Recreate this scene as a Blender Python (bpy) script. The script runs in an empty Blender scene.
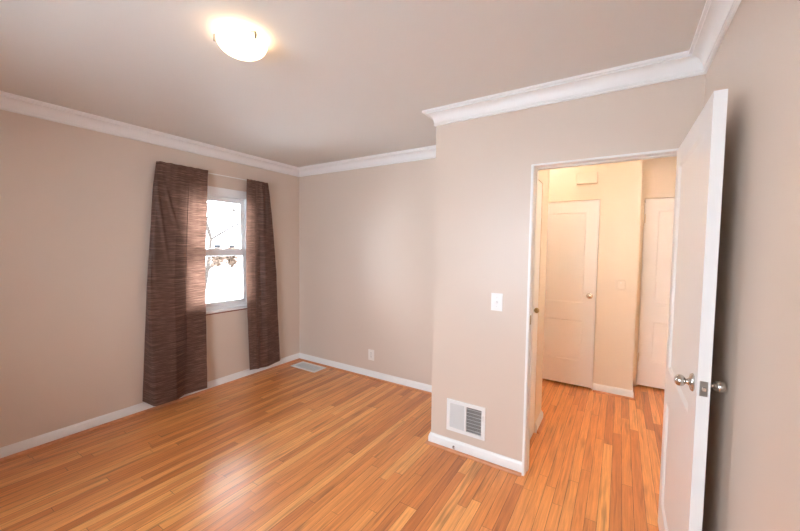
import bpy, bmesh, math, random
from mathutils import Vector, Matrix
random.seed(7)
PI = math.pi
SC = bpy.context.scene
COL = SC.collection

# ------------------------------------------------------------------ camera
F_PX = 349.61
YAW, PITCH, ROLL, CAM_H = 0.5636, 0.0515, 0.0126, 1.4665
cd = bpy.data.cameras.new('camera')
cam = bpy.data.objects.new('camera', cd)
COL.objects.link(cam)
cd.sensor_fit = 'HORIZONTAL'; cd.sensor_width = 36.0
cd.lens = F_PX / 800.0 * 36.0
cd.clip_start = 0.02; cd.clip_end = 200
_fw = Vector((-math.sin(YAW) * math.cos(PITCH), math.cos(YAW) * math.cos(PITCH), -math.sin(PITCH)))
_r0 = Vector((math.cos(YAW), math.sin(YAW), 0)); _u0 = _r0.cross(_fw)
_r = math.cos(ROLL) * _r0 + math.sin(ROLL) * _u0
_u = -math.sin(ROLL) * _r0 + math.cos(ROLL) * _u0
M = Matrix((( _r.x, _u.x, -_fw.x, 0), (_r.y, _u.y, -_fw.y, 0), (_r.z, _u.z, -_fw.z, CAM_H), (0, 0, 0, 1)))
cam.matrix_world = M
SC.camera = cam

# ------------------------------------------------------------------ world, daylight, exposure
SC.view_settings.view_transform = 'Standard'
SC.view_settings.look = 'None'
SC.view_settings.gamma = 1.0
SC.view_settings.use_curve_mapping = False
SC.view_settings.exposure = 1.48
W = bpy.data.worlds.new('sky'); SC.world = W; W.use_nodes = True
bgn = W.node_tree.nodes['Background']
bgn.inputs[0].default_value = (0.80, 0.90, 1.0, 1)
bgn.inputs[1].default_value = 9.6
LAMP_GLASS = 2.1
HALL_GLASS = 34.0     # emission of the lit glass bowls
LAMP_BULB = 0.02       # watts of the bulb in the bedroom bowl
HALL_BULB = 12.0
WARM = (1.0, 0.89, 0.76)
SC.cycles.max_bounces = 12
SC.cycles.diffuse_bounces = 8
SC.cycles.sample_clamp_indirect = 8

# measured layout (metres)
H = 2.44
XL, XR, YB, YC, XC = -3.487, 0.3195, 3.098, 2.299, -1.158
YR = -1.35                       # wall behind the camera
WT = 0.12
OPX0, OPX1, OPH = -0.474, 0.285, 1.978   # bedroom doorway
HX, HY = -0.53, 3.14             # hall left wall and its outside corner
FY = 4.10; RX = 0.14; RY = 4.50; HXL = -1.10; HXR = 1.10
W1 = (1.62, 2.415, 0.79, 2.055)   # window in the left wall: y0 y1 z0 z1
W2 = (-2.1, -0.4, 0.75, 2.15)   # unseen window added in the rear wall for daylight: x0 x1 z0 z1

# ------------------------------------------------------------------ materials
def mat(name, base=(0.8, 0.8, 0.8), rough=0.5, metal=0.0, spec=0.5, noise=0.0, nscale=40, bump=0.0, bscale=300, emit=None, estr=0, coat=0):
    m = bpy.data.materials.new(name); m.use_nodes = True
    nt = m.node_tree; N = nt.nodes; L = nt.links
    b = N['Principled BSDF']
    b.inputs['Base Color'].default_value = (*base, 1)
    b.inputs['Roughness'].default_value = rough
    b.inputs['Metallic'].default_value = metal
    b.inputs['Specular IOR Level'].default_value = spec
    b.inputs['Coat Weight'].default_value = coat
    if emit:
        b.inputs['Emission Color'].default_value = (*emit, 1)
        b.inputs['Emission Strength'].default_value = estr
    tc = N.new('ShaderNodeTexCoord')
    if noise:
        n = N.new('ShaderNodeTexNoise'); n.inputs['Scale'].default_value = nscale; n.inputs['Detail'].default_value = 4
        L.new(tc.outputs['Object'], n.inputs['Vector'])
        r = N.new('ShaderNodeMapRange'); r.inputs['To Min'].default_value = 1 - noise; r.inputs['To Max'].default_value = 1 + noise
        L.new(n.outputs['Fac'], r.inputs['Value'])
        mx = N.new('ShaderNodeVectorMath'); mx.operation = 'SCALE'
        mx.inputs[0].default_value = base
        L.new(r.outputs['Result'], mx.inputs['Scale'])
        L.new(mx.outputs[0], b.inputs['Base Color'])
    if bump:
        n2 = N.new('ShaderNodeTexNoise'); n2.inputs['Scale'].default_value = bscale; n2.inputs['Detail'].default_value = 3
        L.new(tc.outputs['Object'], n2.inputs['Vector'])
        bp = N.new('ShaderNodeBump'); bp.inputs['Strength'].default_value = bump; bp.inputs['Distance'].default_value = 0.002
        L.new(n2.outputs['Fac'], bp.inputs['Height']); L.new(bp.outputs[0], b.inputs['Normal'])
    return m

WALLC = (0.645, 0.540, 0.457)
m_wall = mat('beige_wall_paint', WALLC, 0.38, spec=0.5, noise=0.015, nscale=3, bump=0.12, bscale=260)
m_hall = mat('cream_hall_paint', (0.78, 0.67, 0.54), 0.38, noise=0.015, nscale=3, bump=0.12, bscale=260)
m_hdoor = mat('white_hall_door_enamel', (0.86, 0.83, 0.80), 0.33, noise=0.01, nscale=5, bump=0.05, bscale=50)
m_ceil = mat('ceiling_paint', (0.69, 0.668, 0.63), 0.8, spec=0.3, noise=0.015, nscale=3, bump=0.1, bscale=200)
m_trim = mat('white_trim_paint', (0.80, 0.79, 0.775), 0.35, noise=0.01, nscale=6, bump=0.05, bscale=60)
m_door = mat('white_door_paint', (0.76, 0.745, 0.725), 0.33, noise=0.012, nscale=5, bump=0.06, bscale=50)
m_vinyl = mat('white_window_vinyl', (0.80, 0.81, 0.82), 0.3, noise=0.01)
m_plate = mat('white_plastic', (0.83, 0.82, 0.80), 0.3, noise=0.01)
m_nickel = mat('satin_nickel', (0.62, 0.58, 0.53), 0.24, metal=1.0, noise=0.03, nscale=30)
m_brass = mat('aged_brass', (0.45, 0.32, 0.16), 0.35, metal=1.0, noise=0.05, nscale=30)
m_latch = mat('dull_nickel', (0.34, 0.31, 0.28), 0.4, metal=1.0, noise=0.1, nscale=60)
m_almond = mat('almond_plastic', (0.80, 0.76, 0.71), 0.35, noise=0.01)
m_dark = mat('dark_slot', (0.03, 0.03, 0.03), 0.7, noise=0.05)
m_duct = mat('duct_metal', (0.24, 0.225, 0.215), 0.6, noise=0.1, nscale=20)
m_grille = mat('white_enamel', (0.80, 0.80, 0.79), 0.35, noise=0.01)
m_louvre = mat('grey_enamel', (0.66, 0.68, 0.68), 0.4, noise=0.02)
m_sill = mat('reddish_wood_sill', (0.26, 0.10, 0.06), 0.5, noise=0.2, nscale=30)
m_chime = mat('painted_plastic_cover', (0.78, 0.68, 0.56), 0.4, noise=0.01)

def mat_glass():
    m = bpy.data.materials.new('window_glass'); m.use_nodes = True
    nt = m.node_tree; N = nt.nodes; L = nt.links
    N.remove(N['Principled BSDF'])
    t = N.new('ShaderNodeBsdfTransparent'); g = N.new('ShaderNodeBsdfGlossy'); g.inputs['Roughness'].default_value = 0.02
    fr = N.new('ShaderNodeFresnel'); fr.inputs['IOR'].default_value = 1.45
    no = N.new('ShaderNodeTexNoise'); no.inputs['Scale'].default_value = 2
    cr = N.new('ShaderNodeMapRange'); cr.inputs['To Min'].default_value = 0.94; cr.inputs['To Max'].default_value = 0.99
    L.new(no.outputs['Fac'], cr.inputs['Value']); L.new(cr.outputs[0], t.inputs['Color'])
    mx = N.new('ShaderNodeMixShader'); L.new(fr.outputs[0], mx.inputs[0]); L.new(t.outputs[0], mx.inputs[1]); L.new(g.outputs[0], mx.inputs[2])
    L.new(mx.outputs[0], N['Material Output'].inputs['Surface'])
    return m
m_glass = mat_glass()

def mnode(nt, op, a=None, b=None, c=None):
    n = nt.nodes.new('ShaderNodeMath'); n.operation = op
    for i, v in enumerate((a, b, c)):
        if v is None: continue
        if isinstance(v, (int, float)): n.inputs[i].default_value = v
        else: nt.links.new(v, n.inputs[i])
    return n.outputs[0]

def mat_floor(name='oak_strip_floor'):
    m = bpy.data.materials.new(name); m.use_nodes = True
    nt = m.node_tree; N = nt.nodes; L = nt.links; b = N['Principled BSDF']
    tc = N.new('ShaderNodeTexCoord'); sx = N.new('ShaderNodeSeparateXYZ'); L.new(tc.outputs['Object'], sx.inputs[0])
    X, Y = sx.outputs['X'], sx.outputs['Y']
    bw = 0.057
    u = mnode(nt, 'DIVIDE', X, bw); bi = mnode(nt, 'FLOOR', u); fu = mnode(nt, 'SUBTRACT', u, bi)
    wn = N.new('ShaderNodeTexWhiteNoise'); wn.noise_dimensions = '1D'; L.new(bi, wn.inputs['W'])
    ln = mnode(nt, 'MULTIPLY_ADD', wn.outputs['Value'], 0.9, 0.9)           # board length of this row
    v = mnode(nt, 'ADD', mnode(nt, 'DIVIDE', Y, ln), mnode(nt, 'MULTIPLY', wn.outputs['Value'], 37.3))
    bj = mnode(nt, 'FLOOR', v); fv = mnode(nt, 'SUBTRACT', v, bj)
    cmb = N.new('ShaderNodeCombineXYZ'); L.new(bi, cmb.inputs[0]); L.new(bj, cmb.inputs[1])
    w2 = N.new('ShaderNodeTexWhiteNoise'); w2.noise_dimensions = '2D'; L.new(cmb.outputs[0], w2.inputs['Vector'])
    ramp = N.new('ShaderNodeValToRGB'); cr = ramp.color_ramp
    cr.elements[0].position = 0.0; cr.elements[0].color = (0.54, 0.175, 0.045, 1)
    cr.elements[1].position = 1.0; cr.elements[1].color = (0.85, 0.395, 0.128, 1)
    for ps, c in ((0.12, (0.64, 0.222, 0.059, 1)), (0.4, (0.72, 0.270, 0.075, 1)), (0.75, (0.78, 0.316, 0.094, 1))):
        e = cr.elements.new(ps); e.color = c
    L.new(w2.outputs['Value'], ramp.inputs[0])
    # grain: noise drawn out along each board, shifted board by board
    sh = N.new('ShaderNodeCombineXYZ')
    L.new(mnode(nt, 'MULTIPLY', w2.outputs['Value'], 31.0), sh.inputs[2])
    L.new(mnode(nt, 'MULTIPLY', X, 80.0), sh.inputs[0]); L.new(mnode(nt, 'MULTIPLY', Y, 3.2), sh.inputs[1])
    g1 = N.new('ShaderNodeTexNoise'); g1.inputs['Scale'].default_value = 1.0; g1.inputs['Detail'].default_value = 5; g1.inputs['Distortion'].default_value = 0.8
    L.new(sh.outputs[0], g1.inputs['Vector'])
    sh2 = N.new('ShaderNodeCombineXYZ')
    L.new(mnode(nt, 'MULTIPLY', X, 420.0), sh2.inputs[0]); L.new(mnode(nt, 'MULTIPLY', Y, 22.0), sh2.inputs[1])
    g2 = N.new('ShaderNodeTexNoise'); g2.inputs['Scale'].default_value = 1.0; g2.inputs['Detail'].default_value = 3
    L.new(sh2.outputs[0], g2.inputs['Vector'])
    k1 = N.new('ShaderNodeMapRange'); k1.inputs['From Min'].default_value = 0.3; k1.inputs['From Max'].default_value = 0.7
    k1.inputs['To Min'].default_value = 0.76; k1.inputs['To Max'].default_value = 1.13; L.new(g1.outputs['Fac'], k1.inputs['Value'])
    k2 = N.new('ShaderNodeMapRange'); k2.inputs['From Min'].default_value = 0.35; k2.inputs['From Max'].default_value = 0.65
    k2.inputs['To Min'].default_value = 0.95; k2.inputs['To Max'].default_value = 1.03; L.new(g2.outputs['Fac'], k2.inputs['Value'])
    # cathedral arches and dark mineral streaks of the oak
    sh3 = N.new('ShaderNodeCombineXYZ')
    L.new(mnode(nt, 'MULTIPLY', X, 30.0), sh3.inputs[0]); L.new(mnode(nt, 'MULTIPLY', Y, 2.2), sh3.inputs[1]); L.new(mnode(nt, 'MULTIPLY', w2.outputs['Value'], 77.0), sh3.inputs[2])
    g3 = N.new('ShaderNodeTexNoise'); g3.inputs['Scale'].default_value = 1.0; g3.inputs['Detail'].default_value = 2
    L.new(sh3.outputs[0], g3.inputs['Vector'])
    k3 = N.new('ShaderNodeMapRange'); k3.inputs['From Min'].default_value = 0.58; k3.inputs['From Max'].default_value = 0.74
    k3.inputs['To Min'].default_value = 1.0; k3.inputs['To Max'].default_value = 0.58; L.new(g3.outputs['Fac'], k3.inputs['Value'])
    # joints
    e1 = mnode(nt, 'GREATER_THAN', mnode(nt, 'ABSOLUTE', mnode(nt, 'SUBTRACT', fu, 0.5)), 0.474)
    e2 = mnode(nt, 'LESS_THAN', mnode(nt, 'MULTIPLY', fv, ln), 0.0028)
    wj = N.new('ShaderNodeTexNoise'); wj.inputs['Scale'].default_value = 6; L.new(tc.outputs['Object'], wj.inputs['Vector'])
    wjr = N.new('ShaderNodeMapRange'); wjr.inputs['From Min'].default_value = 0.35; wjr.inputs['From Max'].default_value = 0.65
    wjr.inputs['To Min'].default_value = 0.35; wjr.inputs['To Max'].default_value = 0.75; L.new(wj.outputs['Fac'], wjr.inputs['Value'])
    e = mnode(nt, 'MULTIPLY', mnode(nt, 'MAXIMUM', e1, e2), wjr.outputs[0])
    kj = mnode(nt, 'SUBTRACT', 1.0, e)
    tot = mnode(nt, 'MULTIPLY', mnode(nt, 'MULTIPLY', k1.outputs[0], k2.outputs[0]), mnode(nt, 'MULTIPLY', k3.outputs[0], kj))
    sc = N.new('ShaderNodeVectorMath'); sc.operation = 'SCALE'; L.new(ramp.outputs['Color'], sc.inputs[0]); L.new(tot, sc.inputs['Scale'])
    L.new(sc.outputs[0], b.inputs['Base Color'])
    b.inputs['Roughness'].default_value = 0.42
    b.inputs['Coat Weight'].default_value = 0.75; b.inputs['Coat Roughness'].default_value = 0.28
    b.inputs['Specular IOR Level'].default_value = 0.22
    bp = N.new('ShaderNodeBump'); bp.inputs['Strength'].default_value = 0.25; bp.inputs['Distance'].default_value = 0.001
    L.new(tot, bp.inputs['Height']); L.new(bp.outputs[0], b.inputs['Normal'])
    return m
m_floor = mat_floor()
m_shoe = mat('stained_oak_moulding', (0.58, 0.24, 0.11), 0.4, noise=0.25, nscale=25, bump=0.1, bscale=80)

def mat_curtain():
    m = bpy.data.materials.new('brown_slub_fabric'); m.use_nodes = True
    nt = m.node_tree; N = nt.nodes; L = nt.links; b = N['Principled BSDF']
    uv = N.new('ShaderNodeUVMap')
    sx = N.new('ShaderNodeSeparateXYZ'); L.new(uv.outputs[0], sx.inputs[0])
    def streak(a, bb, det):
        c = N.new('ShaderNodeCombineXYZ'); L.new(mnode(nt, 'MULTIPLY', sx.outputs[0], a), c.inputs[0]); L.new(mnode(nt, 'MULTIPLY', sx.outputs[1], bb), c.inputs[1])
        n = N.new('ShaderNodeTexNoise'); n.inputs['Scale'].default_value = 1; n.inputs['Detail'].default_value = det
        L.new(c.outputs[0], n.inputs['Vector']); return n.outputs['Fac']
    s1 = streak(5, 170, 4); s2 = streak(14, 480, 2)
    mixv = mnode(nt, 'MULTIPLY_ADD', s1, 0.6, mnode(nt, 'MULTIPLY', s2, 0.4))
    ramp = N.new('ShaderNodeValToRGB'); cr = ramp.color_ramp
    cr.elements[0].position = 0.30; cr.elements[0].color = (0.038, 0.021, 0.016, 1)
    cr.elements[1].position = 0.74; cr.elements[1].color = (0.37, 0.22, 0.17, 1)
    e = cr.elements.new(0.5); e.color = (0.115, 0.059, 0.043, 1)
    L.new(mixv, ramp.inputs[0])
    L.new(ramp.outputs[0], b.inputs['Base Color'])
    b.inputs['Roughness'].default_value = 0.55
    b.inputs['Sheen Weight'].default_value = 0.3; b.inputs['Sheen Roughness'].default_value = 0.4
    b.inputs['Sheen Tint'].default_value = (0.8, 0.6, 0.55, 1)
    tr = N.new('ShaderNodeBsdfTranslucent')
    sc = N.new('ShaderNodeVectorMath'); sc.operation = 'MULTIPLY'; L.new(ramp.outputs[0], sc.inputs[0]); sc.inputs[1].default_value = (2.2, 2.15, 2.0)
    L.new(sc.outputs[0], tr.inputs['Color'])
    mx = N.new('ShaderNodeMixShader'); mx.inputs[0].default_value = 0.30
    L.new(b.outputs[0], mx.inputs[1]); L.new(tr.outputs[0], mx.inputs[2]); L.new(mx.outputs[0], N['Material Output'].inputs['Surface'])
    bp = N.new('ShaderNodeBump'); bp.inputs['Strength'].default_value = 0.3; bp.inputs['Distance'].default_value = 0.002
    L.new(mixv, bp.inputs['Height']); L.new(bp.outputs[0], b.inputs['Normal']); L.new(bp.outputs[0], tr.inputs['Normal'])
    return m
m_curtain = mat_curtain()

# ------------------------------------------------------------------ mesh helpers
def box(bm, lo, hi, bev=0.0):
    t = bmesh.new(); bmesh.ops.create_cube(t, size=1)
    for v in t.verts:
        v.co = Vector([(lo[i] + hi[i]) / 2 + v.co[i] * (hi[i] - lo[i]) for i in range(3)])
    if bev: bmesh.ops.bevel(t, geom=t.edges[:], offset=bev, segments=2, profile=0.7, affect='EDGES')
    me = bpy.data.meshes.new('t'); t.to_mesh(me); t.free(); bm.from_mesh(me); bpy.data.meshes.remove(me)
def lathe(bm, prof, origin, axis=(0, 0, 1), seg=32):
    ax = Vector(axis).normalized(); q = Vector((0, 0, 1)).rotation_difference(ax)
    rings = []
    for r, z in prof:
        if r < 1e-5: rings.append([bm.verts.new(Vector(origin) + q @ Vector((0, 0, z)))])
        else: rings.append([bm.verts.new(Vector(origin) + q @ Vector((r * math.cos(2 * PI * k / seg), r * math.sin(2 * PI * k / seg), z))) for k in range(seg)])
    for a, b in zip(rings, rings[1:]):
        for k in range(seg):
            k2 = (k + 1) % seg
            if len(a) == 1 and len(b) == 1: break
            if len(a) == 1: bm.faces.new((a[0], b[k], b[k2]))
            elif len(b) == 1: bm.faces.new((a[k], a[k2], b[0]))
            else: bm.faces.new((a[k], a[k2], b[k2], b[k]))
def tube(bm, pts, r, seg=10):
    pts = [Vector(p) for p in pts]; rings = []
    for i, p in enumerate(pts):
        d = (pts[min(i + 1, len(pts) - 1)] - pts[max(i - 1, 0)]).normalized()
        q = Vector((0, 0, 1)).rotation_difference(d)
        rr = r[i] if isinstance(r, (list, tuple)) else r
        rings.append([bm.verts.new(p + q @ Vector((rr * math.cos(2 * PI * k / seg), rr * math.sin(2 * PI * k / seg), 0))) for k in range(seg)])
    for a, b in zip(rings, rings[1:]):
        for k in range(seg): bm.faces.new((a[k], a[(k + 1) % seg], b[(k + 1) % seg], b[k]))
    bm.faces.new(rings[0][::-1]); bm.faces.new(rings[-1])
def obj(name, bm, m, parent=None, smooth=False, kind=None, loc=None):
    bmesh.ops.recalc_face_normals(bm, faces=bm.faces[:])
    me = bpy.data.meshes.new(name); bm.to_mesh(me); bm.free()
    me.materials.append(m)
    if smooth:
        for p in me.polygons: p.use_smooth = True
        try: me.set_sharp_from_angle(angle=math.radians(38))
        except Exception: pass
    o = bpy.data.objects.new(name, me); COL.objects.link(o)
    if parent: o.parent = parent
    if loc: o.location = loc
    if kind: o['kind'] = kind
    return o
def tag(o, label=None, cat=None, group=None, kind=None):
    if label: o['label'] = label
    if cat: o['category'] = cat
    if group: o['group'] = group
    if kind: o['kind'] = kind
    return o
def empty(name, loc=(0, 0, 0), rz=0):
    o = bpy.data.objects.new(name, None); COL.objects.link(o); o.location = loc; o.rotation_euler = (0, 0, rz)
    o.empty_display_size = 0.1
    return o
def boxes(name, lst, m, parent=None, kind=None, bev=0, loc=None):
    bm = bmesh.new()
    for lo, hi in lst: box(bm, lo, hi, bev)
    return obj(name, bm, m, parent, kind=kind, loc=loc)
def S(o, label, cat):
    return tag(o, label, cat, kind='structure')

# ------------------------------------------------------------------ room shell
S(boxes('floor', [((XL - WT, YR - WT, -0.05), (HXR + WT, RY + 0.3, 0))], m_floor), 'amber oak strip floor running from the bedroom into the hall', 'floor')
S(boxes('ceiling', [((XL - WT, YR - WT, H), (HXR + WT, RY + 0.3, H + 0.08))], m_ceil), 'smooth off-white ceiling over the bedroom and hall', 'ceiling')

def wall_with_hole_x(x0, x1, ya, yb, hole):      # wall lying in the y direction, hole y0 y1 z0 z1
    y0, y1, z0, z1 = hole
    return [((x0, ya, 0), (x1, y0, H)), ((x0, y1, 0), (x1, yb, H)), ((x0, y0, 0), (x1, y1, z0)), ((x0, y0, z1), (x1, y1, H))]
def wall_with_hole_y(y0w, y1w, xa, xb, hole):
    x0, x1, z0, z1 = hole
    l = [((xa, y0w, 0), (x0, y1w, H)), ((x1, y0w, 0), (xb, y1w, H)), ((x0, y0w, z1), (x1, y1w, H))]
    if z0 > 0: l.append(((x0, y0w, 0), (x1, y1w, z0)))
    return l
S(boxes('wall_left', wall_with_hole_x(XL - WT, XL, YR - WT, YB + WT, W1), m_wall), 'tan bedroom wall with the curtained window', 'wall')
S(boxes('wall_back', [((XL, YB, 0), (XC + 0.02, YB + WT, H))], m_wall), 'pale beige far bedroom wall with the power outlet', 'wall')
S(boxes('wall_closet_side', [((XC, YC + WT, 0), (XC + WT, YB, H))], m_wall), 'short return wall between the far wall and the doorway wall', 'wall')
S(boxes('wall_doorway', wall_with_hole_y(YC, YC + WT, XC, XR, (OPX0 - 0.012, OPX1 + 0.012, 0, OPH + 0.012)), m_wall), 'beige wall holding the doorway, light switch and return grille', 'wall')
S(boxes('wall_right', [((XR, YR - WT, 0), (XR + WT, YC + WT, H))], m_wall), 'beige wall close at the right edge behind the open door', 'wall')
S(boxes('wall_rear', wall_with_hole_y(YR - WT, YR, XL, XR, W2), m_wall), 'beige bedroom wall behind the viewpoint', 'wall')
# hall
DLY = (2.55, 2.88)               # linen cupboard door in the hall's left wall
D2X = (-0.965, -0.205)            # far hall door
D3X = (0.195, 0.955)              # recessed hall door
DH = 1.975
hl = [((HX - 0.08, YC + WT, 0), (HX, DLY[0], H)), ((HX - 0.08, DLY[1], 0), (HX, HY, H)), ((HX - 0.08, DLY[0], DH), (HX, DLY[1], H))]
S(boxes('wall_hall_left', hl, m_hall), 'short cream hall wall on the left past the doorway', 'wall')
S(boxes('wall_hall_passage', [((HXL - WT, HY - 0.08, 0), (HX - 0.08, HY, H)), ((HXL - WT, HY, 0), (HXL, FY + 0.25, H))], m_hall), 'cream walls of the side passage off the hall', 'wall')
S(boxes('wall_hall_far', wall_with_hole_y(FY, FY + 0.10, HXL, RX, (D2X[0] - 0.004, D2X[1] + 0.004, 0, DH + 0.004)), m_hall), 'cream far hall wall with a white door and small plates', 'wall')
S(boxes('wall_hall_return', [((RX - 0.10, FY + 0.10, 0), (RX, RY + 0.10, H))], m_hall), 'narrow return of the far hall wall beside the recessed door', 'wall')
S(boxes('wall_hall_recess', wall_with_hole_y(RY, RY + 0.10, RX, HXR, (D3X[0] - 0.007, D3X[1] + 0.007, 0, DH + 0.036)), m_hall), 'orange-lit recessed hall wall above the second hall door', 'wall')
S(boxes('wall_hall_right', [((HXR, YC, 0), (HXR + WT, RY + 0.3, H)), ((XR + WT, YC, 0), (HXR, YC + WT, H))], m_hall), 'cream hall wall on the right', 'wall')
S(boxes('wall_hall_end', [((HXL - WT, RY + 0.2, 0), (HXR, RY + 0.3, H)), ((HXL - WT, FY + 0.25, 0), (HXL, RY + 0.2, H))], m_dark), 'closet backs behind the hall doors, coloured dark for the shade in the door gaps', 'wall')  # closet shade put into a near-black colour, seen under the doors

# mouldings swept along a polyline of the wall line (room on the left of the direction), mitred
def sweep(name, p0, p1, prof, m, end0, end1, zoff=0, parent=None, kind='structure'):
    """p0->p1 on the wall line; inward = left normal. prof: (d, z). end: mitre shift per unit d (+1 shortens at inside corner, -1 lengthens at outside corner, 0 square)"""
    a = Vector((*p0, 0)); b = Vector((*p1, 0)); t = (b - a).normalized(); n = Vector((-t.y, t.x, 0))
    bm = bmesh.new(); ra = []; rb = []
    for d, z in prof:
        ra.append(bm.verts.new(a + n * d + t * (d * end0) + Vector((0, 0, z + zoff))))
        rb.append(bm.verts.new(b + n * d - t * (d * end1) + Vector((0, 0, z + zoff))))
    k = len(prof)
    for i in range(k):
        j = (i + 1) % k; bm.faces.new((ra[i], ra[j], rb[j], rb[i]))
    bm.faces.new(ra[::-1]); bm.faces.new(rb)
    return obj(name, bm, m, parent, smooth=True, kind=kind)
def arc(cx, cz, r, a0, a1, n):
    return [(cx + r * math.cos(math.radians(a0 + (a1 - a0) * i / n)), cz + r * math.sin(math.radians(a0 + (a1 - a0) * i / n))) for i in range(n + 1)]
# crown: height .10, projection .078
crown = [(0, 0), (0, -0.100), (0.009, -0.100), (0.014, -0.096), (0.014, -0.089), (0.009, -0.086), (0.009, -0.080), (0.014, -0.080)]
crown += [(0.014 + 0.044 * (1 - math.cos(a)), -0.080 + 0.056 * math.sin(a)) for a in [PI / 2 * i / 8 for i in range(1, 9)]]
crown += [(0.066, -0.024), (0.066, -0.015), (0.078, -0.015), (0.078, 0)]
crown = [(d, z) for d, z in crown]
base = [(0, 0), (0.015, 0), (0.015, 0.056), (0.0125, 0.061), (0.0125, 0.066), (0.009, 0.073), (0.005, 0.079), (0.0045, 0.084), (0, 0.084)]
shoe = [(0.015, 0), (0.033, 0)] + arc(0.015, 0, 0.018, 15, 90, 5)
# bedroom outline, anticlockwise seen from above with the room on the left
def mould(name, p0, p1, prof, m, e0, e1, label, cat, zoff=0): return S(sweep(name, p0, p1, prof, m, e0, e1, zoff), label, cat)
mould('trim_1', (XL, YB), (XL, YR), crown, m_trim, 1, 1, 'white crown moulding along the window wall', 'crown moulding', H)
mould('trim_2', (XC, YB), (XL, YB), crown, m_trim, 1, 1, 'white crown moulding on the far bedroom wall', 'crown moulding', H)
mould('trim_3', (XC, YC), (XC, YB), crown, m_trim, -1, 1, 'white crown moulding on the short return wall', 'crown moulding', H)
mould('trim_4', (XR, YC), (XC, YC), crown, m_trim, 1, -1, 'white crown moulding over the bedroom doorway', 'crown moulding', H)
mould('trim_5', (XR, YR), (XR, YC), crown, m_trim, 1, 1, 'white crown moulding on the near right wall', 'crown moulding', H)
mould('trim_6', (XL, YR), (XR, YR), crown, m_trim, 1, 1, 'white crown moulding on the wall behind the viewpoint', 'crown moulding', H)
def baseb(side, p0, p1, e0, e1, label, s0=None, s1=None):
    b = mould('baseboard_' + side, p0, p1, base, m_trim, e0, e1, label, 'baseboard')
    s = sweep('shoe_moulding', p0, p1, shoe, m_shoe, e0 if s0 is None else s0, e1 if s1 is None else s1, 0, b, None)
    s['label'] = 'thin reddish wood quarter-round at its foot'
    return b
baseb('left', (XL, YB), (XL, YR), 1, 1, 'white baseboard along the window wall')
baseb('back', (XC, YB), (XL, YB), 1, 1, 'white baseboard on the far bedroom wall under the outlet')
baseb('closet_side', (XC, YC), (XC, YB), -1, 1, 'white baseboard on the short return wall')
baseb('doorway', (OPX0 - 0.018, YC), (XC, YC), 0, -1, 'short white baseboard under the return grille')
baseb('right', (XR, YR), (XR, YC), 1, 1, 'white baseboard behind the open bedroom door')
baseb('rear', (XL, YR), (XR, YR), 1, 1, 'white baseboard behind the viewpoint')
baseb('hall_left', (HX, HY), (HX, DLY[1] + 0.006), -1, 0, 'stub of white baseboard at the hall corner')
baseb('hall_passage', (HXL, HY), (HX, HY), 1, -1, 'white baseboard in the side passage')
baseb('hall_far', (RX, FY), (D2X[1] + 0.01, FY), -1, 0, 'short white baseboard right of the far hall door')
baseb('hall_return', (RX, RY), (RX, FY), 1, -1, 'short white baseboard turning into the door recess')

# bedroom doorway frame: jamb lining and narrow casing
fr = empty('trim_7', ((OPX0 + OPX1) / 2, YC, 0)); S(fr, 'thin white frame around the bedroom doorway', 'door frame')
def toloc(l, o): return [(tuple(a[i] - o[i] for i in range(3)), tuple(b[i] - o[i] for i in range(3))) for a, b in l]
fl = fr.location
boxes('jamb', toloc([((OPX0 - 0.012, YC - 0.002, 0), (OPX0, YC + WT + 0.002, OPH)), ((OPX1, YC - 0.002, 0), (OPX1 + 0.012, YC + WT + 0.002, OPH)),
      ((OPX0 - 0.012, YC - 0.002, OPH), (OPX1 + 0.012, YC + WT + 0.002, OPH + 0.012))], fl), m_trim, fr)
boxes('door_stop', toloc([((OPX0, YC + 0.05, 0), (OPX0 + 0.006, YC + 0.085, OPH - 0.006)), ((OPX1 - 0.006, YC + 0.05, 0), (OPX1, YC + 0.085, OPH - 0.006)),
      ((OPX0, YC + 0.05, OPH - 0.006), (OPX1, YC + 0.085, OPH))], fl), m_trim, fr, bev=0.002)
cw = 0.018
boxes('casing', toloc([((OPX0 - cw, YC - 0.014, 0), (OPX0 - 0.002, YC - 0.0005, OPH + 0.010)), ((OPX1 + 0.004, YC - 0.014, 0), (XR - 0.0005, YC - 0.0005, OPH + 0.010)),
      ((OPX0 - cw, YC - 0.014, OPH + 0.001), (XR - 0.0005, YC - 0.0005, OPH + 0.012))], fl), m_trim, fr, bev=0.002)
boxes('strike_plate', toloc([((OPX0, YC + 0.004, 0.985), (OPX0 + 0.0015, YC + 0.030, 1.045))], fl), m_brass, fr)['label'] = 'small dark brass strike plate'

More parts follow.
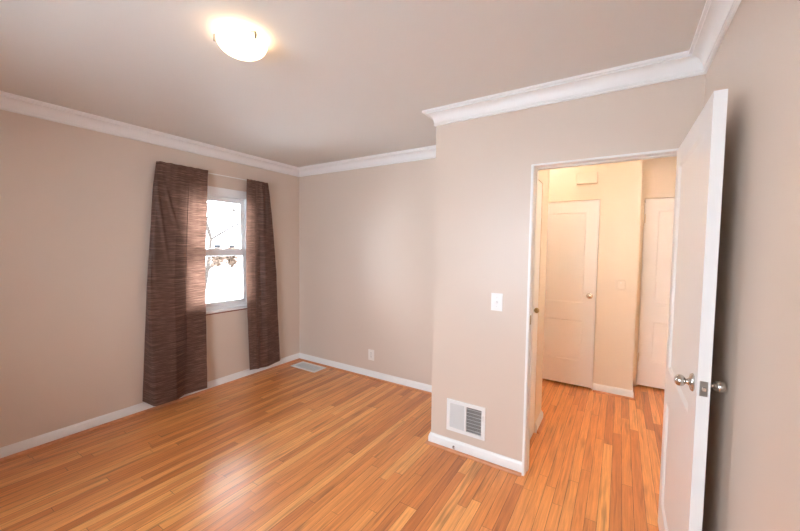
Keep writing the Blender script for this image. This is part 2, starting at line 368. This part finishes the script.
# ------------------------------------------------------------------ doors
def door_slab(Wd, Hd, T, panels, depth=0.009, slope=0.014):
    """slab in local coords: x 0..Wd, z 0..Hd, y -T/2..T/2; panels (x0,x1,z0,z1) sunk on both faces"""
    bm = bmesh.new()
    xs = sorted({0, Wd} | {p[0] for p in panels} | {p[1] for p in panels}); zs = sorted({0, Hd} | {p[2] for p in panels} | {p[3] for p in panels})
    for s in (-1, 1):
        y = s * T / 2
        def q(pts): bm.faces.new([bm.verts.new(p) for p in pts])
        for i in range(len(xs) - 1):
            for j in range(len(zs) - 1):
                a, b, c, d = xs[i], xs[i + 1], zs[j], zs[j + 1]
                if any(abs(p[0] - a) < 1e-6 and abs(p[2] - c) < 1e-6 for p in panels):
                    o = [(a, y, c), (b, y, c), (b, y, d), (a, y, d)]
                    e = slope; yi = y - s * depth
                    n_ = [(a + e, yi, c + e), (b - e, yi, c + e), (b - e, yi, d - e), (a + e, yi, d - e)]
                    for k in range(4): q([o[k], o[(k + 1) % 4], n_[(k + 1) % 4], n_[k]])
                    q(n_)
                else: q([(a, y, c), (b, y, c), (b, y, d), (a, y, d)])
    t = T / 2
    for pts in ([(0, -t, 0), (Wd, -t, 0), (Wd, t, 0), (0, t, 0)], [(0, -t, Hd), (Wd, -t, Hd), (Wd, t, Hd), (0, t, Hd)], [(0, -t, 0), (0, t, 0), (0, t, Hd), (0, -t, Hd)], [(Wd, -t, 0), (Wd, t, 0), (Wd, t, Hd), (Wd, -t, Hd)]):
        bm.faces.new([bm.verts.new(p) for p in pts])
    bmesh.ops.remove_doubles(bm, verts=bm.verts[:], dist=1e-5)
    return bm
def knob(parent, pos, axis, L=0.062, name='door_knob', m=None, R=0.0255):
    bm = bmesh.new()
    prof = [(0, 0), (0.030, 0), (0.031, 0.003), (0.027, 0.008), (0.015, 0.011), (0.0095, 0.016), (0.0085, L - 2 * R + 0.006)]
    c = L - R * 0.86
    prof += [(R * math.sin(a), c - R * 0.86 * math.cos(a)) for a in [math.radians(d) for d in range(28, 181, 14)]]
    prof[-1] = (0, L)
    lathe(bm, prof, pos, axis, 28)
    return obj(name, bm, m or m_nickel, parent, smooth=True)
def hinge(parent, x, y, z, m, h=0.085):
    bm = bmesh.new(); tube(bm, [(x, y, z - h / 2), (x, y, z + h / 2)], 0.0055, 10)
    lathe(bm, [(0, 0.006), (0.004, 0.004), (0.0055, 0)], (x, y, z + h / 2), seg=10); lathe(bm, [(0, 0.006), (0.004, 0.004), (0.0055, 0)], (x, y, z - h / 2), (0, 0, -1), seg=10)
    return obj('hinge', bm, m, parent, smooth=True)

# door_1: the open bedroom door; local x from hinge to free edge, laid along -y
DT = 0.034; DW = 0.785; DX = 0.2375; DHY = 2.280
d1 = S(empty('door_1', (DX, DHY, 0.008), -PI / 2 + 0.0115), 'white two-panel bedroom door standing open against the right wall', 'door')
DHT = 1.969
obj('door_leaf', door_slab(DW, DHT, DT, [(0.085, 0.655, 0.150, 0.690), (0.085, 0.655, 0.865, 1.880)]), m_door, d1)
knob(d1, (DW - 0.062, -DT / 2, 1.003), (0, -1, 0), 0.054, R=0.0200)['label'] = 'satin nickel knob facing the room'
knob(d1, (DW - 0.062, DT / 2, 1.003), (0, 1, 0), 0.0525, R=0.0205)['label'] = 'satin nickel knob facing the wall'
boxes('latch_plate', [((DW - 0.0005, -0.0105, 0.980), (DW + 0.0015, 0.0105, 1.030))], m_latch, d1)['label'] = 'nickel latch plate in the door edge'
boxes('latch_bolt', [((DW, -0.006, 0.998), (DW + 0.009, 0.006, 1.011))], m_nickel, d1, bev=0.002)
for z in (0.25, 1.72): hinge(d1, -0.004, DT / 2 + 0.004, z, m_nickel)

def hall_door(name, x0, x1, y, h, label, knob_x, cat='door'):
    w = x1 - x0
    d = S(empty(name, (x0, y, 0.022)), label, cat)
    obj('door_leaf', door_slab(w, h, DT, [(0.115, w - 0.115, 0.265, 0.695), (0.115, w - 0.115, 0.885, h - 0.125)], 0.005, 0.010), m_hdoor, d)
    if knob_x is not None: knob(d, (knob_x - x0, -DT / 2, 0.965), (0, -1, 0), 0.06)
    return d
d2 = hall_door('door_2', D2X[0], D2X[1], FY + 0.030, DH - 0.018, 'closed white two-panel door on the far hall wall', -0.262)
d3 = hall_door('door_3', D3X[0], D3X[1], RY + 0.030, DH + 0.007, 'closed white two-panel door in the recess right of the hall', 0.955 - 0.06)
for z in (0.3, 1.78): hinge(d3, 0.004, -DT / 2 - 0.004, z, m_chime)
# stop/backing strips close the gaps round the hall doors
S(boxes('trim_8', [((D2X[0] - 0.004, FY + 0.05, 0), (D2X[0] + 0.01, FY + 0.10, DH)), ((D2X[1] - 0.01, FY + 0.05, 0), (D2X[1] + 0.004, FY + 0.10, DH)), ((D2X[0], FY + 0.05, DH - 0.012), (D2X[1], FY + 0.10, DH + 0.004))], m_trim), 'white door stop behind the far hall door', 'door frame')
S(boxes('trim_9', [((D3X[0] - 0.007, RY + 0.05, 0), (D3X[0] + 0.01, RY + 0.10, DH)), ((D3X[1] - 0.01, RY + 0.05, 0), (D3X[1] + 0.007, RY + 0.10, DH)), ((D3X[0], RY + 0.05, DH + 0.015), (D3X[1], RY + 0.10, DH + 0.036))], m_trim), 'white door stop behind the recessed hall door', 'door frame')
# linen cupboard door, seen at a glancing angle
d4 = S(empty('door_4', (HX - 0.021, DLY[0] + 0.002, 0.014), PI / 2), 'narrow cream cupboard door just inside the doorway on the left', 'door')
lw = DLY[1] - DLY[0] - 0.004
obj('door_leaf', door_slab(lw, DH - 0.018, DT, []), m_hdoor, d4)
knob(d4, (0.07, -DT / 2, 1.015), (0, -1, 0), 0.056, m=m_brass, R=0.02)['label'] = 'brass knob'
# small strike/hinge plate on the return beside the recess
S(boxes('trim_10', [((RX, FY + 0.13, 1.235), (RX + 0.003, FY + 0.16, 1.345))], m_chime), 'painted hinge leaf on the hall return wall', 'hinge plate')

# ------------------------------------------------------------------ windows
def window(name, label, w, z0, z1, depth=WT, sill=True):
    """double-hung window: local x across 0..w, y 0 = room face, +y outward, z absolute"""
    e = S(empty(name, (0, 0, 0)), label, 'window')
    f = 0.042
    boxes('window_frame', [((0, 0.012, z0), (f, depth - 0.005, z1)), ((w - f, 0.012, z0), (w, depth - 0.005, z1)), ((f, 0.012, z1 - 0.085), (w - f, depth - 0.005, z1)), ((f, 0.012, z0), (w - f, depth - 0.005, z0 + 0.045))], m_vinyl, e, bev=0.002)
    zm = (z0 + z1) / 2 - 0.035
    def sash(nm, y, a, b, rb, rt):
        s = boxes(nm, [((f, y, a), (f + 0.045, y + 0.028, b)), ((w - f - 0.045, y, a), (w - f, y + 0.028, b)), ((f + 0.045, y, a), (w - f - 0.045, y + 0.028, a + rb)), ((f + 0.045, y, b - rt), (w - f - 0.045, y + 0.028, b))], m_vinyl, e, bev=0.0015)
        boxes('pane', [((f + 0.044, y + 0.012, a + rb - 0.001), (w - f - 0.044, y + 0.016, b - rt + 0.001))], m_glass, s)
        return s
    lo = sash('lower_sash', 0.030, z0 + 0.045, zm + 0.040, 0.045, 0.070)
    up = sash('upper_sash', 0.062, zm - 0.035, z1 - 0.085, 0.050, 0.050)
    boxes('sash_lock', [((w / 2 - 0.03, 0.024, zm + 0.040), (w / 2 + 0.03, 0.052, zm + 0.051))], m_plate, e, bev=0.003)
    if sill:
        boxes('window_sill', [((-0.02, -0.022, z0 - 0.012), (w + 0.02, 0.012, z0 + 0.014))], m_vinyl, e, bev=0.002)
        a = boxes('sill_apron', [((-0.02, -0.012, z0 - 0.026), (w + 0.02, -0.0005, z0 - 0.012))], m_sill, e)
        a['label'] = 'thin reddish wood strip under the white sill'
    return e
w1 = window('window_1', 'white double-hung window between the brown curtains', W1[1] - W1[0], W1[2], W1[3])
w1.rotation_euler = (0, 0, PI / 2); w1.location = (XL, W1[0], 0)
w2 = window('window_2', 'unseen white double-hung window added behind the viewpoint for daylight', W2[1] - W2[0], W2[2], W2[3])  # added out of view to let daylight in from behind the camera
w2.rotation_euler = (0, 0, PI); w2.location = (W2[1], YR, 0)
# light portals: sampling guides in the two window openings, they give off no light
def portal(name, loc, rot, sx, sy):
    ld = bpy.data.lights.new(name, 'AREA'); ld.shape = 'RECTANGLE'; ld.size = sx; ld.size_y = sy; ld.cycles.is_portal = True
    o = bpy.data.objects.new(name, ld); COL.objects.link(o); o.location = loc; o.rotation_euler = rot
portal('daylight_portal', (XL - WT - 0.02, (W1[0] + W1[1]) / 2, (W1[2] + W1[3]) / 2), (0, -PI / 2, 0), W1[3] - W1[2], W1[1] - W1[0])
portal('daylight_portal', ((W2[0] + W2[1]) / 2, YR - WT - 0.02, (W2[2] + W2[3]) / 2), (PI / 2, 0, 0), W2[1] - W2[0], W2[3] - W2[2])

# ------------------------------------------------------------------ curtains and rod
def lerp_prof(pts, t):                      # pts: list of (t, y, x)
    for a, b in zip(pts, pts[1:]):
        if t <= b[0]:
            k = (t - a[0]) / (b[0] - a[0]); k2 = k * k * (3 - 2 * k)
            return a[1] + (b[1] - a[1]) * k, a[2] + (b[2] - a[2]) * (0.8 * k + 0.2 * k2)
    return pts[-1][1], pts[-1][2]
def curtain(name, label, top, mid, bot, ztop, zbot, pleats, seed, cy):
    rnd = random.Random(seed)
    e = empty(name, (XL + 0.08, cy, 0)); tag(e, label, 'curtain')
    bm = bmesh.new(); uvl = bm.loops.layers.uv.new('UVMap')
    NU, NV = 150, 110
    ph = [rnd.uniform(0, 6.28) for _ in range(6)]
    grid = []
    for j in range(NV + 1):
        v = j / NV; row = []
        for i in range(NU + 1):
            t = i / NU
            y0, x0 = lerp_prof(top, t); y1, x1 = lerp_prof(mid, t); y2, x2 = lerp_prof(bot, t)
            if v < 0.5: k = v / 0.5; k = k ** 0.8; y = y0 + (y1 - y0) * k; x = x0 + (x1 - x0) * k
            else: k = (v - 0.5) / 0.5; y = y1 + (y2 - y1) * k; x = x1 + (x2 - x1) * k
            # small gathers that fade below the rod, and fabric wander
            edge = min(1, 8 * t, 8 * (1 - t))
            x += edge * (0.002 * math.exp(-v * 7) * math.sin(t * pleats * 6.28 + ph[0]) + 0.004 * math.sin(t * 9 + v * 5 + ph[1]) * min(1, v * 4))
            # diagonal drag folds fanning from the gathered top outer corner
            for kf in range(3):
                c = pleat_lines[name][kf]
                yc = c[0] + c[1] * v
                g = math.exp(-((t - yc) / 0.028) ** 2) * math.exp(-((v - c[2]) / c[3]) ** 2)
                x += c[4] * g
            x += 0.0012 * math.sin(v * 60 + ph[2] + 4 * t)
            z_top = ztop(t); z_bot = zbot(t)
            z = z_top + (z_bot - z_top) * v
            row.append((bm.verts.new((XL + x - (XL + 0.08), y - cy, z)), t, v))
        grid.append(row)
    for j in range(NV):
        for i in range(NU):
            q = (grid[j][i], grid[j + 1][i], grid[j + 1][i + 1], grid[j][i + 1])
            f = bm.faces.new([a[0] for a in q]); f.smooth = True
            for lp, a in zip(f.loops, q): lp[uvl].uv = (a[1] * 0.55 + seed, a[2] * 2.15)
    # header: rod pocket lip rolling over the rod
    o = obj('fabric_panel', bm, m_curtain, e, smooth=True)
    for p in o.data.polygons: p.use_smooth = True
    return e
# lines of drag folds: t at v=0, slope, v centre, v spread, depth
pleat_lines = {'left': None}
pleat_lines['curtain'] = [(0.10, 0.75, 0.20, 0.16, 0.013), (0.06, 0.35, 0.25, 0.2, -0.015), (0.18, 1.2, 0.2, 0.12, 0.010)]
ROD_Z = 2.166
ctop = [(0, 1.490, 0.012), (0.10, 1.458, 0.060), (0.2, 1.485, 0.084), (0.66, 1.73, 0.088), (1, 1.895, 0.084)]
cmid = [(0, 1.380, 0.020), (0.17, 1.355, 0.085), (0.20, 1.37, 0.112), (0.50, 1.555, 0.118), (0.64, 1.672, 0.068), (0.66, 1.688, 0.046), (1, 1.870, 0.048)]
cbot = [(0, 1.325, 0.018), (0.20, 1.375, 0.112), (0.23, 1.392, 0.122), (0.50, 1.555, 0.116), (0.64, 1.655, 0.058), (0.67, 1.69, 0.062), (1, 1.850, 0.090)]
curtain('curtain', 'wider brown slub curtain hanging left of the window', ctop, cmid, cbot, lambda t: 2.186 + 0.0015 * math.sin(t * 40) - 0.03 * max(0, 1 - t / 0.07) ** 2, lambda t: 0.058 + 0.004 * math.sin(t * 7) + 0.045 * max(0, 1 - t / 0.2), 9, 1, 1.62)
pleat_lines['curtain'] = [(0.75, -0.25, 0.12, 0.10, -0.015), (0.62, 0.0, 0.1, 0.08, 0.010), (0.33, 0.02, 0.75, 0.25, -0.012)]
rtop = [(0, 2.306, 0.084), (0.5, 2.44, 0.086), (0.85, 2.575, 0.080), (0.93, 2.59, 0.050), (1, 2.590, 0.012)]
rmid = [(0, 2.290, 0.076), (0.28, 2.40, 0.088), (0.5, 2.475, 0.062), (0.62, 2.52, 0.095), (0.85, 2.68, 0.084), (1, 2.712, 0.025)]
rbot = [(0, 2.335, 0.060), (0.12, 2.365, 0.085), (0.35, 2.42, 0.100), (0.42, 2.455, 0.078), (0.6, 2.54, 0.108), (0.85, 2.715, 0.088), (1, 2.772, 0.030)]
curtain('curtain', 'narrower brown slub curtain right of the window, near the room corner', rtop, rmid, rbot, lambda t: 2.176 + 0.0015 * math.sin(t * 40) - 0.03 * max(0, 1 - (1 - t) / 0.08) ** 2, lambda t: 0.088 + 0.006 * math.sin(t * 9), 7, 2, 2.5)
cr_ = empty('curtain_rod', (XL, 2.02, ROD_Z)); tag(cr_, 'thin white curtain rod carrying both brown curtains over the window', 'curtain rod')
bm = bmesh.new()
tube(bm, [(0.002, -0.520, 0), (0.05, -0.520, 0), (0.060, -0.513, 0), (0.066, -0.500, 0), (0.066, 0.535, 0), (0.060, 0.552, 0), (0.05, 0.560, 0), (0.002, 0.560, 0)], 0.0055, 10)
obj('rod', bm, m_plate, cr_, smooth=True)
for s in (-0.520, 0.560): boxes('bracket', [((0, s - 0.012, -0.022), (0.0035, s + 0.012, 0.022))], m_plate, cr_, bev=0.001)

# ------------------------------------------------------------------ ceiling lights
def ceiling_lamp(loc, label, bulbw, glow, tint, R=0.107, drop=0.035):
    e = empty('ceiling_light', loc); tag(e, label, 'ceiling light')
    bm = bmesh.new(); lathe(bm, [(0, 0), (0.075, 0), (0.078, -0.006), (0.070, -0.016), (0, -0.016)], (0, 0, 0), seg=40)
    obj('ceiling_pan', bm, m_plate, e, smooth=True)
    bm = bmesh.new()
    dep = 0.056; prof = []
    for a in range(0, 91, 9): prof.append((R * math.sin(math.radians(a)), -drop - dep * math.cos(math.radians(a)) ** 1.0))
    prof += [(R + 0.003, -drop + 0.001), (R - 0.002, -drop + 0.002)]
    for a in range(90, -1, -9): prof.append(((R - 0.005) * math.sin(math.radians(a)), -drop - (dep - 0.005) * math.cos(math.radians(a))))
    lathe(bm, prof, (0, 0, 0), seg=56)
    m = bpy.data.materials.new('lit_alabaster_glass'); m.use_nodes = True
    nt = m.node_tree; b = nt.nodes['Principled BSDF']; b.inputs['Base Color'].default_value = (0.9, 0.86, 0.8, 1); b.inputs['Roughness'].default_value = 0.25
    n = nt.nodes.new('ShaderNodeTexNoise'); n.inputs['Scale'].default_value = 14; tcn = nt.nodes.new('ShaderNodeTexCoord'); nt.links.new(tcn.outputs['Object'], n.inputs['Vector'])
    r_ = nt.nodes.new('ShaderNodeMapRange'); r_.inputs['To Min'].default_value = glow * 0.9; r_.inputs['To Max'].default_value = glow * 1.1
    nt.links.new(n.outputs['Fac'], r_.inputs['Value']); nt.links.new(r_.outputs[0], b.inputs['Emission Strength'])
    b.inputs['Emission Color'].default_value = (*tint, 1)
    obj('glass_bowl', bm, m, e, smooth=True)
    for k in range(3):
        a = math.radians(-5 + 120 * k) if True else 0
        c, s = math.cos(a), math.sin(a)
        bm = bmesh.new(); 
        tube(bm, [(c * 0.07, s * 0.07, -0.010), (c * 0.11, s * 0.11, -0.018), (c * (R + 0.006), s * (R + 0.006), -drop + 0.014), (c * (R + 0.007), s * (R + 0.007), -drop - 0.014)], [0.003, 0.003, 0.006, 0.006], 8)
        obj('clip', bm, m_latch, e, smooth=True)
    ld = bpy.data.lights.new('bulb', 'POINT'); ld.energy = bulbw; ld.color = WARM; ld.shadow_soft_size = 0.03
    lo = bpy.data.objects.new('bulb', ld); COL.objects.link(lo); lo.parent = e; lo.location = (0, 0, -0.050)
    return e
ceiling_lamp((-1.53, 1.02, H), 'glowing shallow glass bowl ceiling light on the bedroom ceiling', LAMP_BULB, LAMP_GLASS, (1.0, 0.72, 0.44))
ceiling_lamp((-0.66, 3.62, H), 'unseen lit bowl ceiling light added over the side passage of the hall', HALL_BULB * 0.2, HALL_GLASS * 0.2, (1.0, 0.89, 0.75))  # added out of view, weak light for the passage end of the hall
ceiling_lamp((0.40, 2.95, H), 'unseen lit bowl ceiling light added past the bedroom doorway to brighten the hall', HALL_BULB, HALL_GLASS, (1.0, 0.89, 0.75))  # added out of view, placed to light the hall evenly

# ------------------------------------------------------------------ wall and floor fittings
sw = empty('light_switch', (-0.6865, YC, 1.113)); tag(sw, 'white toggle light switch on the wall left of the bedroom doorway', 'light switch')
boxes('cover_plate', [((-0.038, -0.0055, -0.059), (0.038, -0.0005, 0.059))], m_plate, sw, bev=0.002)
bm = bmesh.new(); box(bm, (-0.0045, -0.016, -0.010), (0.0045, -0.005, 0.006), 0.002); obj('toggle', bm, m_plate, sw)
for s in (-1, 1):
    bm = bmesh.new(); lathe(bm, [(0.0028, 0), (0.0028, 0.001), (0, 0.0014)], (0, -0.0055, s * 0.030), (0, -1, 0), 12); obj('screw', bm, m_louvre, sw)

ou = empty('power_outlet', (-2.322, YB, 0.262)); tag(ou, 'white duplex power outlet low on the far bedroom wall', 'power outlet')
boxes('cover_plate', [((-0.040, -0.0055, -0.060), (0.040, -0.0005, 0.060))], m_almond, ou, bev=0.002)
for s in (-1, 1):
    bm = bmesh.new(); lathe(bm, [(0.0165, 0), (0.0165, 0.003), (0.015, 0.004), (0, 0.004)], (0, -0.005, s * 0.020), (0, -1, 0), 24)
    rc = obj('receptacle', bm, m_almond, ou)
    boxes('slots', [((-0.007, -0.0096, s * 0.020 - 0.001), (-0.005, -0.0088, s * 0.020 + 0.008)), ((0.005, -0.0096, s * 0.020 - 0.001), (0.007, -0.0088, s * 0.020 + 0.008)), ((-0.002, -0.0096, s * 0.020 - 0.009), (0.002, -0.0088, s * 0.020 - 0.005))], m_dark, rc)
bm = bmesh.new(); lathe(bm, [(0.0035, 0), (0.0035, 0.001), (0, 0.0016)], (0, -0.0055, 0), (0, -1, 0), 12); obj('screw', bm, m_dark, ou)

# return grille on the doorway wall
GX0, GX1, GZ0, GZ1 = -1.030, -0.744, 0.147, 0.377
gw, gh = GX1 - GX0, GZ1 - GZ0
g = empty('return_air_grille', ((GX0 + GX1) / 2, YC, (GZ0 + GZ1) / 2)); tag(g, 'white two-bank air grille low on the doorway wall above the baseboard', 'air grille')
b_ = 0.026; a, c = gw / 2, gh / 2
boxes('grille_frame', [((-a, -0.009, -c), (-a + b_, -0.0005, c)), ((a - b_, -0.009, -c), (a, -0.0005, c)), ((-a + b_, -0.009, c - b_), (a - b_, -0.0005, c)), ((-a + b_, -0.009, -c), (a - b_, -0.0005, -c + b_)), ((-0.007, -0.009, -c + b_), (0.007, -0.0005, c - b_))], m_grille, g, bev=0.0015)
boxes('duct_back', [((-a + 0.01, -0.0012, -c + 0.01), (a - 0.01, -0.0004, c - 0.01))], m_duct, g)
def bank(xa, xb, ang, n, name, m):
    bm = bmesh.new()
    for i in range(n):
        xc = xa + (i + 0.5) * (xb - xa) / n; t = bmesh.new(); bmesh.ops.create_cube(t, size=1)
        for v in t.verts:
            p = Vector((v.co.x * 0.0010, v.co.y * 0.0085, v.co.z * (gh - 2 * b_)))
            p = Matrix.Rotation(ang, 3, 'Z') @ p; v.co = p + Vector((xc, -0.0052, 0))
        me = bpy.data.meshes.new('t'); t.to_mesh(me); t.free(); bm.from_mesh(me); bpy.data.meshes.remove(me)
    return obj(name, bm, m, g)
bank(-a + b_, -0.007, math.radians(-68), 17, 'louvre_bank', m_louvre)['label'] = 'closed pale louvres of the left bank'
bank(0.007, a - b_, math.radians(20), 15, 'louvre_bank', m_louvre)['label'] = 'open louvres of the right bank, dark behind'
bm = bmesh.new()
for i in range(7):
    z = -c + b_ + (i + 0.7) * (gh - 2 * b_) / 7.3; box(bm, (0.007, -0.0030, z - 0.0014), (a - b_, -0.0014, z + 0.0014))
obj('cross_bars', bm, m_louvre, g)
boxes('damper_lever', [((a - 0.016, -0.016, 0.020), (a - 0.011, -0.009, 0.055))], m_louvre, g, bev=0.001)

# floor register by the far left corner
fx0, fx1, fy0, fy1 = -3.368, -2.962, 2.850, 3.048
r = empty('floor_register', ((fx0 + fx1) / 2, (fy0 + fy1) / 2, 0)); tag(r, 'white metal floor register in the wood floor by the far left corner', 'floor register')
a, c = (fx1 - fx0) / 2, (fy1 - fy0) / 2; b_ = 0.030
boxes('register_frame', [((-a, -c, 0.0005), (-a + b_, c, 0.006)), ((a - b_, -c, 0.0005), (a, c, 0.006)), ((-a + b_, -c, 0.0005), (a - b_, -c + b_, 0.006)), ((-a + b_, c - b_, 0.0005), (a - b_, c, 0.006))], m_grille, r, bev=0.0015)
boxes('register_damper', [((-a + 0.01, -c + 0.01, 0.0002), (a - 0.01, c - 0.01, 0.0012))], m_duct, r)
bm = bmesh.new()
nb = 26
for i in range(nb):
    x = -a + b_ + (i + 0.5) * (2 * a - 2 * b_) / nb; box(bm, (x - 0.0035, -c + b_, 0.0018), (x + 0.0035, c - b_, 0.0045))
for y in (-0.035, 0.0, 0.035): box(bm, (-a + b_, y - 0.003, 0.0020), (a - b_, y + 0.003, 0.0050))
obj('register_louvres', bm, m_louvre, r)

# small cable stub on the short baseboard
st = empty('cable_stub', (-0.968, YC - 0.0152, 0.040)); tag(st, 'tiny dark metal cable stub poking from the baseboard below the grille', 'cable end')
bm = bmesh.new(); lathe(bm, [(0.0075, 0), (0.0075, 0.002), (0.005, 0.003), (0.005, 0.012), (0, 0.012)], (0, 0, 0), (0, -1, 0), 14); obj('connector', bm, m_duct, st, smooth=True)
bm = bmesh.new(); tube(bm, [(0, -0.012, 0), (0.006, -0.018, -0.003), (0.016, -0.020, -0.004)], 0.0025, 8); obj('wire', bm, m_brass, st, smooth=True)

# hall fittings
ch = empty('door_chime', (-0.325, FY, 2.195)); tag(ch, 'beige door chime box high on the far hall wall above the door', 'door chime')
boxes('chime_cover', [((-0.095, -0.045, -0.055), (0.095, -0.004, 0.055))], m_chime, ch, bev=0.006)
boxes('chime_base', [((-0.085, -0.004, -0.047), (0.085, -0.0005, 0.047))], m_plate, ch)
th = empty('thermostat', (0.008, FY, 1.130)); tag(th, 'small cream thermostat on the far hall wall between the two hall doors', 'thermostat')
boxes('back_plate', [((-0.055, -0.005, -0.055), (0.035, -0.0005, 0.045))], m_chime, th, bev=0.002)
boxes('thermostat_cover', [((-0.030, -0.026, -0.048), (0.038, -0.005, 0.036))], m_chime, th, bev=0.005)
boxes('dial_lever', [((-0.006, -0.030, 0.012), (0.008, -0.026, 0.018))], m_plate, th)

# ------------------------------------------------------------------ outside the window
m_snow = mat('pale_ground', (0.82, 0.83, 0.84), 0.9, noise=0.05, nscale=1.5)
m_house = mat('white_siding', (0.80, 0.80, 0.80), 0.8, noise=0.02)
m_roof = mat('pale_roof', (0.75, 0.75, 0.76), 0.8, noise=0.05)
m_bark = mat('grey_bark', (0.035, 0.027, 0.022), 0.9, spec=0.1, noise=0.2, nscale=20)
m_leaf = mat('dry_tan_leaves', (0.085, 0.05, 0.03), 0.8, noise=0.3, nscale=20)
m_hwin = mat('dark_house_glass', (0.016, 0.016, 0.017), 0.9, spec=0.05, noise=0.05)
S(boxes('ground', [((-60, -40, -0.9), (30, 60, -0.7))], m_snow), 'bright pale yard outside the window', 'ground')
def pxdir(px, py):
    return _fw + _r * ((px - 400) / F_PX) - _u * ((py - 265.5) / F_PX)
def outp(px, py, dist):        # a point in the yard, dist metres beyond the left wall
    d = pxdir(px, py); t = (XL - dist) / d.x
    return Vector((0, 0, CAM_H)) + d * t
# neighbouring house: front wall faces the window
hp = outp(231, 244.5, 14)
nh = empty('neighbouring_house', (hp.x, hp.y, -0.7)); tag(nh, 'white house across the yard seen through the upper sash', 'house')
zc = hp.z + 0.7
boxes('wall', [((-6, -5, 0), (0, 5, zc + 0.7))], m_house, nh)
bm = bmesh.new()
v = [bm.verts.new(q) for q in ((-6.4, -5.3, zc + 0.7), (0.4, -5.3, zc + 0.7), (-3, -5.3, zc + 2.6), (-6.4, 5.3, zc + 0.7), (0.4, 5.3, zc + 0.7), (-3, 5.3, zc + 2.6))]
for f in ((0, 1, 2), (3, 5, 4), (0, 3, 4, 1), (1, 4, 5, 2), (0, 2, 5, 3)): bm.faces.new([v[i] for i in f])
obj('roof', bm, m_roof, nh)
for yy in (-0.75, 0.05, 0.95): boxes('window', [((0.0, yy - 0.15, zc - 0.20), (0.03, yy + 0.15, zc - 0.02))], m_hwin, nh)
# bush with dry tan leaves
lp = outp(222, 264, 5.5)
tb = empty('dry_leaf_shrub', (lp.x, lp.y, -0.7)); tag(tb, 'shrub with dry tan leaves seen through the lower sash', 'shrub')
bm = bmesh.new(); rnd = random.Random(5)
for dy in (-0.13, 0.29): tube(bm, [(0, 0.05, 0), (0.03, dy * 0.4, 0.7), (0, dy, lp.z + 0.7)], [0.025, 0.02, 0.012], 8)
obj('stem', bm, m_bark, tb)
for dy, wd, hh in ((-0.13, 0.12, 0.26), (0.29, 0.14, 0.28)):
    bm = bmesh.new()
    for k in range(1100):
        u_ = rnd.random(); cx = rnd.gauss(0, wd * 0.4); zz = lp.z + 0.7 + 0.42 - u_ * hh * 1.9 * (1 - 0.5 * abs(cx) / wd)
        p = Vector((rnd.gauss(0, 0.12), dy + cx, zz)); s_ = 0.04
        d1_ = Vector((rnd.gauss(0, 1), rnd.gauss(0, 1), rnd.gauss(0, 1))).normalized() * s_; d2_ = Vector((rnd.gauss(0, 1), rnd.gauss(0, 1), rnd.gauss(0, 1))).normalized() * s_ * 0.6
        bm.faces.new([bm.verts.new(p - d1_), bm.verts.new(p + d2_), bm.verts.new(p + d1_), bm.verts.new(p - d2_)])
    tag(obj('foliage', bm, m_leaf, tb), kind='stuff')
# bare tree, thin twigs
tp = outp(224, 222, 7)
tr = empty('bare_tree', (tp.x, tp.y - 0.9, -0.7)); tag(tr, 'bare thin-twigged tree in the yard seen through the upper sash', 'tree')
bm = bmesh.new()
def grow(p, d, L, r, n):
    q = p + d * L; tube(bm, [p, (p + q) / 2 + Vector((rnd.gauss(0, 0.03), rnd.gauss(0, 0.03), 0)), q], [r, r * 0.85, r * 0.7], 6)
    if n:
        for _ in range(3):
            dd = (d + Vector((rnd.gauss(0, 0.45), rnd.gauss(0, 0.55), rnd.gauss(0, 0.3)))).normalized(); grow(q, dd, L * 0.74, r * 0.66, n - 1)
grow(Vector((0, 0, 0)), Vector((0, 0.25, 1)).normalized(), 1.5, 0.09, 5)
obj('branches', bm, m_bark, tr)
